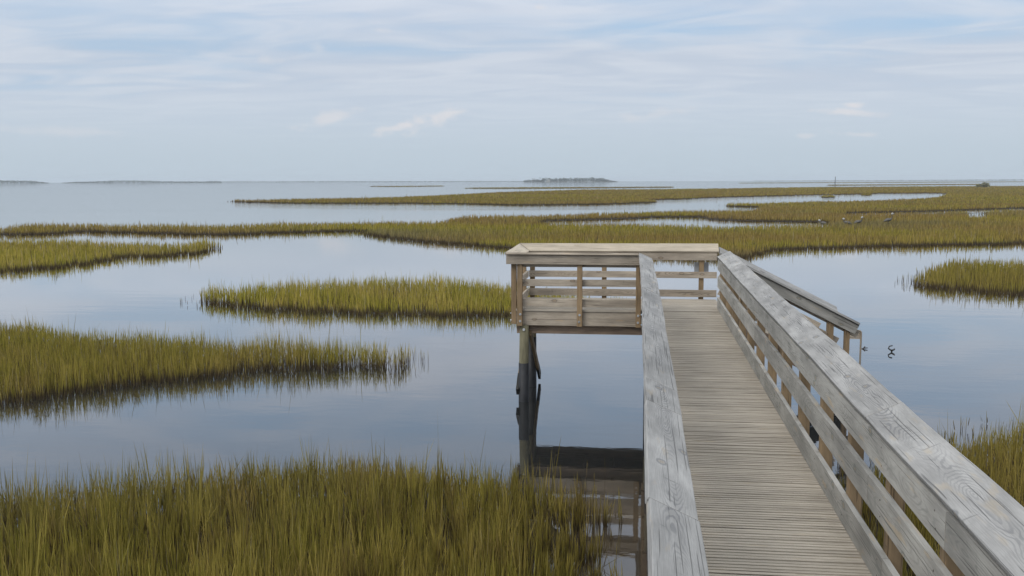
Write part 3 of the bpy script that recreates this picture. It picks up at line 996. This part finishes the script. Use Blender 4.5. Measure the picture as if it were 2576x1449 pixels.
# ---------------------------------------------------------------- water
def water_mat():
    mt, g = new_mat('tidal_water')
    pos = g.n('ShaderNodeNewGeometry').outputs['Position']
    x, y, _ = g.sep(pos)
    fine = g.noise(g.xyz(g.math('MULTIPLY', x, 3.0), g.math('MULTIPLY', y, 5.0)), 1.0, 2.0, .5)
    swell = g.noise(g.xyz(g.math('MULTIPLY', x, .35), g.math('MULTIPLY', y, 1.1)), 1.0, 2.0, .5)
    cat = g.ss(g.noise(g.xyz(g.math('MULTIPLY', x, .012), g.math('MULTIPLY', y, .035)), 1.0, 3.0, .55), .42, .66)
    dist = g.math('SQRT', g.math('ADD', g.math('MULTIPLY', x, x), g.math('MULTIPLY', y, y)))
    far = g.ss(dist, 40.0, 220.0)
    h = g.math('ADD', g.math('MULTIPLY', fine, .004), g.math('MULTIPLY', swell, .012))
    amp = g.math('ADD', .17, g.math('MULTIPLY', g.math('ADD', .25, cat), g.math('ADD', .10, g.math('MULTIPLY', far, 3.2))))
    h = g.math('MULTIPLY', h, amp)
    b = g.n('ShaderNodeBump'); b.inputs['Distance'].default_value = 1.0
    g.l(h, b.inputs['Height'])
    fr_ = g.n('ShaderNodeFresnel'); fr_.inputs['IOR'].default_value = 1.333
    g.l(b.outputs[0], fr_.inputs['Normal'])
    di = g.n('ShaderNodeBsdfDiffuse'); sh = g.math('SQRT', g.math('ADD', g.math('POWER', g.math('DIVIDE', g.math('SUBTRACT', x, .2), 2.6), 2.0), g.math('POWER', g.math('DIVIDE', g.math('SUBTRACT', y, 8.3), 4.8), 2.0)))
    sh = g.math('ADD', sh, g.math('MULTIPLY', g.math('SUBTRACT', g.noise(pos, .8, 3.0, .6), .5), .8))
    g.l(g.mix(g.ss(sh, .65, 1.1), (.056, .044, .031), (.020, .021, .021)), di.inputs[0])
    gl = g.n('ShaderNodeBsdfGlossy'); gl.inputs['Roughness'].default_value = .03
    g.l(b.outputs[0], gl.inputs['Normal'])
    mx = g.n('ShaderNodeMixShader')
    g.l(g.math('MULTIPLY', fr_.outputs[0], g.math('SUBTRACT', 1.85, g.math('MULTIPLY', g.math('MULTIPLY', cat, far), .42)), clamp=True), mx.inputs[0])
    g.l(di.outputs[0], mx.inputs[1]); g.l(gl.outputs[0], mx.inputs[2])
    g.l(mx.outputs[0], g.n('ShaderNodeOutputMaterial').inputs[0])
    return mt


wm = bpy.data.meshes.new('water')
N = 48
ring = [(7500 * math.cos(2 * math.pi * k / N), 7500 * math.sin(2 * math.pi * k / N), 0) for k in range(N)]
wm.from_pydata([(0, 0, 0)] + ring, [], [(0, 1 + k, 1 + (k + 1) % N) for k in range(N)])
wm.materials.append(water_mat())
wo = bpy.data.objects.new('water', wm); COL.objects.link(wo); tag(wo, kind='structure')

# ---------------------------------------------------------------- distance: island, shores, marker, shrub, birds, snags
def leaf_cloud(name, blobs, mat, n_per, size):
    """blobs: (x, y, z, rx, ry, rz); many small leaf-clump faces spread through the volumes"""
    V, Fc = [], []
    for (bx, by, bz, rx, ry, rz) in blobs:
        for _ in range(n_per):
            while True:
                p = np.array([random.uniform(-1, 1) for _ in range(3)])
                if p.dot(p) < 1: break
            c = Vector((bx + p[0] * rx, by + p[1] * ry, bz + p[2] * rz))
            s = size * random.uniform(.5, 1.3)
            a = Vector((random.gauss(0, 1), random.gauss(0, 1), random.gauss(0, 1))).normalized() * s
            b = a.cross(Vector((random.gauss(0, 1), random.gauss(0, 1), random.gauss(0, 1)))).normalized() * s * .7
            i = len(V)
            V.extend([tuple(c + a), tuple(c + b), tuple(c - a), tuple(c - b)])
            Fc.append((i, i + 1, i + 2, i + 3))
    V = [(v[0], v[1], max(v[2], .05)) for v in V]
    me = bpy.data.meshes.new(name); me.from_pydata(V, [], Fc); me.materials.append(mat)
    o = bpy.data.objects.new(name, me); COL.objects.link(o)
    return o


def far_pt(px, dist):
    d = ray(px, 455); d.z = 0
    d.normalize()
    return d * dist


DI = 3000.0
prof = [(1319, 4.5), (1326, 5), (1335, 6.5), (1345, 6), (1352, 7.5), (1358, 6), (1363, 8), (1370, 13), (1378, 10.5), (1390, 10), (1405, 10.5), (1420, 11), (1440, 11.5), (1455, 12), (1470, 12), (1488, 12.5), (1500, 11), (1512, 11), (1522, 9), (1532, 6), (1545, 2.5), (1560, 1.2)]
blobs = []
for k in range(170):
    px = random.uniform(1319, 1556)
    hh = np.interp(px, [a for a, _ in prof], [b for _, b in prof])
    p = far_pt(px, DI + random.uniform(0, 70))
    h = hh * random.uniform(.8, 1.25)
    rr = min(5, h * .55)
    blobs.append((p.x, p.y, h * .5, rr * random.uniform(.8, 1.5), rr, h * .5))
o = leaf_cloud('island_woods', blobs, M['tree'], 70, 1.1)
tag(o, 'low wooded island on the horizon above the platform, trees merging into one grey green mass', 'woods', kind='stuff')
b = MB()
for k in range(2):
    pass
# sandy ground of the island
A, B = far_pt(1314, DI - 6), far_pt(1575, DI - 6)
mb = MB(); L = []
for k in range(30):
    t = k / 29
    c = A.lerp(B, t); w = 45 * math.sin(math.pi * min(max(t, .02), .98)) ** .5
    d = c.normalized()
    h = 1.0 * math.sin(math.pi * min(max(t, .02), .98)) ** .6
    L.append([c - Z * .3, c + d * 4 + Z * h, c + d * (w + 40) + Z * h, c + d * (w + 50) - Z * .3])
mb.prism(L)
o = mb.build('terrain', plain('dark_island_shore', (.12, .11, .085), .9, .1, .3, .1)); tag(o, kind='structure')


def palm(px, h, label):
    p = far_pt(px, DI - 3)
    r = empty('palm_tree', p, label, 'palm tree', 'palms on the wooded island')
    b = MB(); b.tube([p, p + Vector((.2, 0, h * .5)), p + Vector((.5, .1, h))], [.35, .28, .24], 8)
    b.build('trunk', M['trunk'], r)
    b = MB()
    top = p + Vector((.5, .1, h))
    for k in range(22):
        a = k * 2.4; e = random.uniform(-.3, 1.1)
        d = Vector((math.cos(a), math.sin(a), 0))
        sd = Vector((-d.y, d.x, 0))
        pts = [top + d * (s * 2.3) + Z * (math.sin(e) * s * 2.2 - 1.9 * s * s) for s in (0, .35, .7, 1.0)]
        rings = []
        for q, w in zip(pts, (.15, .5, .45, .06)):
            rings.append([q - sd * w, q + Z * .06, q + sd * w, q - Z * .06])
        b.prism(rings)
    b.build('crown', M['tree'], r)


palm(1330, 7.5, 'leftmost short palm at the left end of the wooded island')
palm(1339.5, 10.5, 'slim palm second from the left on the wooded island')
palm(1344.5, 10.0, 'fuller palm beside the slim one at the left of the wooded island')
palm(1358, 13.0, 'tallest palm standing clear left of the island\'s highest trees')

hp_ = far_pt(1378.5, DI + 6)
hs = empty('pale_house', hp_, 'small pale building showing between the trees of the wooded island', 'house')
b = MB(); b.box((hp_.x - 5.5, hp_.y, .9), (hp_.x + 5.5, hp_.y + 7, 6.2), 0); b.build('wall', M['housewall'], hs)
b = MB()
b.prism([[(hp_.x - 6, hp_.y - .4, 6.2), (hp_.x - 6, hp_.y + 3.5, 8.4), (hp_.x - 6, hp_.y + 7.4, 6.2)], [(hp_.x + 6, hp_.y - .4, 6.2), (hp_.x + 6, hp_.y + 3.5, 8.4), (hp_.x + 6, hp_.y + 7.4, 6.2)]])
b.build('roof', M['roof'], hs)
for wx in (-3.4, -.6, 2.6):
    b = MB(); b.box((hp_.x + wx, hp_.y - .06, 2.6), (hp_.x + wx + 1.3, hp_.y - .005, 4.4), 0); b.build('window', M['roof'], hs)


def shore(label, x0, x1, dist, prof, step, depth=60):
    bl = []
    px = x0
    while px < x1:
        h = np.interp(px, [a for a, _ in prof], [c for _, c in prof]) * random.uniform(.85, 1.1)
        p = far_pt(px + random.uniform(-step, step) * .3, dist + random.uniform(0, depth))
        bl.append((p.x, p.y, h * .5, step * dist / 2504 * .9, 8, max(.3, h * .5)))
        px += step
    o = leaf_cloud('shore_woods', bl, M['tree'], 40, 1.6)
    tag(o, label, 'treeline', kind='stuff')


shore('low blue wooded shore at the far left horizon', -300, 122, 3400, [(-300, 9), (0, 9.5), (70, 9.5), (95, 6), (122, 1.2)], 4)
shore('second low blue shore right of the gap on the left horizon', 160, 560, 3700, [(160, 1), (200, 5), (240, 5.5), (280, 8.5), (330, 9.5), (380, 7.5), (430, 5), (560, 4)], 4)
shore('very thin hazy shoreline on the horizon between the left shores and the wooded island', 520, 1330, 4800, [(520, 6), (535, 8), (560, 5.5), (700, 4.5), (850, 6), (900, 5), (1330, 3)], 6)
shore('faint hazy shoreline on the right horizon', 1900, 2900, 5200, [(1900, 1.5), (2300, 4), (2576, 6), (2900, 7)], 8)

mp = at(2100.5, 465.2)
r = empty('channel_marker', (mp.x, mp.y, 0), 'slim dark marker post standing alone on the right horizon', 'marker post')
hgt = (465.2 - 446) * mp.length / F
b = MB(); b.tube([(mp.x, mp.y, -1), (mp.x + .1, mp.y, hgt)], [.30, .22], 10); b.build('post', M['wet'], r)
b = MB(); b.tube([(mp.x + .1, mp.y, hgt), (mp.x + .1, mp.y, hgt + .3)], [.3, .12], 10); b.build('post_cap', M['roof'], r)

bp = at(2472, 472)
rad = 15 * bp.length / F
r = empty('shrub', (bp.x, bp.y, 0), 'rounded grey green shrub rising from the far marsh on the right', 'shrub')
bl = []
for k in range(26):
    a = random.uniform(-1, 1)
    hh = 2.3 * (1 - a * a) ** .6 + .3
    bl.append((bp.x + a * rad, bp.y + random.uniform(-1.5, 1.5), hh * random.uniform(.35, .75), rad * .3, 1.0, hh * .33))
fo = leaf_cloud('foliage', [(q[0] - bp.x, q[1] - bp.y, *q[2:]) for q in bl], M['bush'], 60, .28); fo.parent = r
b = MB()
for k in range(5):
    a = (k - 2) * .3
    b.tube([(bp.x + a, bp.y, 0), (bp.x + a * 2.5, bp.y + random.uniform(-.4, .4), 1.6)], [.07, .03], 6)
b.build('stem', M['trunk'], r)


def bird(px, head_y, dist, label, facing=1, tall=True):
    """a wading bird: body, neck, head and bill are one loft; legs belong to the same mesh"""
    g0 = far_pt(px, dist)
    hz = HC - (head_y - (455 - (px - CX) * ROLL)) * dist / F
    f = facing
    o0 = Vector((g0.x, g0.y, 0))
    bz = hz * .58
    spine = [(-.42, bz - .10, .02, 0), (-.34, bz - .07, .06, 0), (-.20, bz, .125, 0), (-.02, bz + .03, .14, 0), (.12, bz + .05, .10, 0), (.20, bz + .11, .055, 0), (.24, hz - .20, .038, 0), (.21, hz - .09, .036, 0),
             (.20, hz - .06, .055, 1), (.225, hz + .0, .085, 1), (.275, hz + .012, .08, 1), (.32, hz, .045, 1), (.36, hz - .025, .016, 0), (.47, hz - .10, .005, 0)]
    mb = MB()
    pts = [o0 + Vector((x * f, 0, z)) for x, z, r, w in spine]
    rr = [q[2] for q in spine]
    mb.tube(pts, rr, 12)
    nf = 12
    for i in range(len(spine) - 1):
        if spine[i][3] and spine[i + 1][3]:
            for j in range(nf): mb.mi[i * nf + j] = 1
    for sy in (-.05, .05):
        mb.tube([o0 + Vector((-.04 * f, sy, bz - .05)), o0 + Vector((-.08 * f, sy, bz * .45)), o0 + Vector((-.03 * f, sy, 0)), o0 + Vector((.09 * f, sy, 0))], [.022, .014, .013, .008], 6)
    # folded wing
    mb.tube([o0 + Vector((.10 * f, -.10, bz + .05)), o0 + Vector((-.15 * f, -.125, bz)), o0 + Vector((-.44 * f, -.05, bz - .12))], [.05, .075, .012], 8)
    o = mb.build('wading_bird', [M['bird_dark'], M['bird_white']], None, smooth=True)
    tag(o, label, 'bird', 'birds standing in the marsh')


bird(2072, 549, 86, 'leftmost crouching dark bird in the marsh at right', -1)
bird(2133, 545, 85, 'white headed dark bird in the marsh, second from the left', -1)
bird(2164, 541, 85, 'white headed dark bird in the marsh, third from the left', 1)
bird(2240, 531.5, 85, 'rightmost and tallest white headed bird in the marsh', 1)


def snag(px, py, label, shape, rad=.02):
    p = at(px, py)
    mb = MB()
    for pts in shape:
        mb.tube([p + Vector(q) for q in pts], [rad * (1 - .5 * i / len(pts)) for i in range(len(pts))], 8)
    o = mb.build('driftwood', M['snag'], None, smooth=True)
    tag(o, label, 'driftwood', 'dark snags in the water by the stairs')


snag(2240, 885, 'dark crooked snag sticking out of the open water right of the stairs',
     [[(.05, .0, -.06), (.02, .0, .03), (-.045, .0, .075), (-.03, .0, .125), (.04, .0, .145)], [(.02, .0, .03), (.075, -.02, .055), (.085, -.02, .08)]], .021)
snag(2169, 878, 'short dark stick poking from the water just behind the foot of the stairs',
     [[(-.05, 0, -.02), (.03, .02, .015), (.12, .0, .03)], [(.03, .02, .012), (.07, .03, .055)]], .016)

# ---------------------------------------------------------------- sky, sun, air
W = bpy.data.worlds.new('World')
S.world = W
W.use_nodes = True
g = NT(W.node_tree)
SUN_EL, SUN_AZ = R(42), R(222)        # azimuth clockwise from +Y
sky = g.n('ShaderNodeTexSky', sky_type='NISHITA')
sky.sun_disc = False
sky.sun_elevation = SUN_EL
sky.sun_rotation = SUN_AZ
sky.air_density = 1.0; sky.dust_density = 1.0; sky.ozone_density = 1.5
dirv = g.n('ShaderNodeTexCoord').outputs['Generated']
x, y, z = g.sep(dirv)
zc = g.math('MAXIMUM', z, 0.0)
inv = g.math('DIVIDE', 1.0, g.math('ADD', zc, .06))
px_, py_ = g.math('MULTIPLY', x, inv), g.math('MULTIPLY', y, inv)
n1 = g.noise(g.xyz(g.math('MULTIPLY', px_, .55), g.math('MULTIPLY', py_, .75), 3.1), 1.0, 5.0, .55, .3)
n2 = g.noise(g.xyz(g.math('MULTIPLY', px_, 1.1), g.math('MULTIPLY', py_, 1.9), 7.7), 1.0, 3.0, .50, 1.2)
lo = g.math('SUBTRACT', 1.0, g.ss(zc, .0, .16))          # toward the horizon everything turns into veil
cover = g.math('ADD', g.math('ADD', g.math('MULTIPLY', n1, .75), g.math('MULTIPLY', n2, .35)), g.math('ADD', .03, g.math('MULTIPLY', lo, .32)))
veil = g.ss(cover, .31, .70)
WS = .1
CLR = lambda r_, g_, b_: (r_ / WS, g_ / WS, b_ / WS)
blue = g.mix(.75, sky.outputs[0], CLR(.41, .60, .82))
cloud = g.mix(g.ss(n2, .3, .72), CLR(.54, .606, .713), CLR(.648, .695, .775))
hor = g.mix(g.ss(zc, .0, .10), CLR(.515, .60, .675), CLR(.585, .66, .75))
cloud = g.mix(g.ss(zc, .02, .13), hor, cloud)
colr = g.mix(g.math('MULTIPLY', veil, .93), blue, cloud)
hz1 = g.ss(zc, .11, .26)
hz2 = g.ss(zc, .25, .75)      # thin cloud is brightest overhead
hi_ = [g.math('ADD', 1.0, g.math('ADD', g.math('MULTIPLY', hz1, k1), g.math('MULTIPLY', hz2, k2))) for k1, k2 in ((.12, 1.2), (.13, .98), (.16, .70))]
colr = g.mix(1.0, colr, g.xyz(*hi_), 'MULTIPLY')
# small sunlit cumulus scraps low over the water: (pixel x, pixel y, half width, half height, slope)
for (cx_, cy_, sw, sh, slope, amt) in ((1090, 298, 75, 24, .30, .85), (1010, 318, 90, 14, .30, .7), (1140, 284, 45, 12, .1, .6), (830, 296, 95, 16, .28, .6), (960, 325, 30, 8, .2, .5), (2145, 264, 32, 9, 0, .8), (2110, 282, 70, 10, -.05, .7), (2190, 285, 60, 8, -.05, .4),
                                  (2150, 338, 70, 10, -.05, .5), (2030, 342, 22, 7, 0, .4), (1640, 290, 120, 14, .12, .35), (150, 330, 150, 14, .0, .3), (800, 120, 25, 12, 0, .4), (680, 155, 60, 14, .1, .4), (960, 75, 30, 8, 0, .4), (1355, 17, 25, 8, 0, .5)):
    dv = ray(cx_, cy_).normalized()
    az, el = math.atan2(dv.x, dv.y), math.asin(dv.z)
    da = g.math('SUBTRACT', g.math('ARCTAN2', x, y), az)
    de = g.math('SUBTRACT', g.math('SUBTRACT', z, math.sin(el)), g.math('MULTIPLY', da, slope))
    a_ = g.math('DIVIDE', da, sw / F); e_ = g.math('DIVIDE', de, sh / F)
    rr = g.math('SQRT', g.math('ADD', g.math('MULTIPLY', a_, a_), g.math('MULTIPLY', e_, e_)))
    nn = g.noise(g.xyz(g.math('MULTIPLY', x, 38.0), g.math('MULTIPLY', z, 75.0), cx_ * .01), 1.0, 4.0, .6)
    mk = g.ss(g.math('SUBTRACT', g.math('ADD', 1.0, g.math('MULTIPLY', g.math('SUBTRACT', nn, .5), 3.4)), rr), -.15, 1.1)
    colr = g.mix(g.math('MULTIPLY', mk, min(1, amt * .9)), colr, CLR(.76, .745, .765))
bg = g.n('ShaderNodeBackground')
bg.inputs[1].default_value = WS
g.l(colr, bg.inputs[0])
wo_ = g.n('ShaderNodeOutputWorld')
g.l(bg.outputs[0], wo_.inputs[0])

sd_ = bpy.data.lights.new('sun', 'SUN')
sd_.energy = 1.5
sd_.angle = R(35)
sd_.color = (1.0, .95, .87)
so = bpy.data.objects.new('sun', sd_)
COL.objects.link(so)
dirs = Vector((math.sin(SUN_AZ) * math.cos(SUN_EL), math.cos(SUN_AZ) * math.cos(SUN_EL), math.sin(SUN_EL)))
so.rotation_euler = dirs.to_track_quat('Z', 'Y').to_euler()
so.location = (0, 0, 60)

hz = MB()
hz.v = [(-7600, -7600, -2), (7600, -7600, -2), (7600, 7600, -2), (-7600, 7600, -2), (-7600, -7600, 26), (7600, -7600, 26), (7600, 7600, 26), (-7600, 7600, 26)]
hm = bpy.data.meshes.new('haze')
hm.from_pydata(hz.v, [], [(0, 3, 2, 1), (4, 5, 6, 7), (0, 1, 5, 4), (1, 2, 6, 5), (2, 3, 7, 6), (3, 0, 4, 7)])
hmat, g = new_mat('sea_haze')
pv = g.n('ShaderNodeVolumePrincipled')
pv.inputs['Color'].default_value = (.86, .93, 1.0, 1)
pv.inputs['Density'].default_value = .00014
g.l(pv.outputs[0], g.n('ShaderNodeOutputMaterial').inputs['Volume'])
hm.materials.append(hmat)
ho_ = bpy.data.objects.new('haze', hm); COL.objects.link(ho_); tag(ho_, kind='stuff')

S.view_settings.view_transform = 'Standard'
S.view_settings.look = 'None'
S.view_settings.exposure = 0.0
S.view_settings.gamma = 1.0
S.render.engine = 'CYCLES'
S.cycles.max_bounces = 6
S.cycles.diffuse_bounces = 3
S.cycles.glossy_bounces = 4
S.cycles.transmission_bounces = 3
S.cycles.volume_bounces = 0
S.cycles.transparent_max_bounces = 6
S.cycles.use_denoising = True
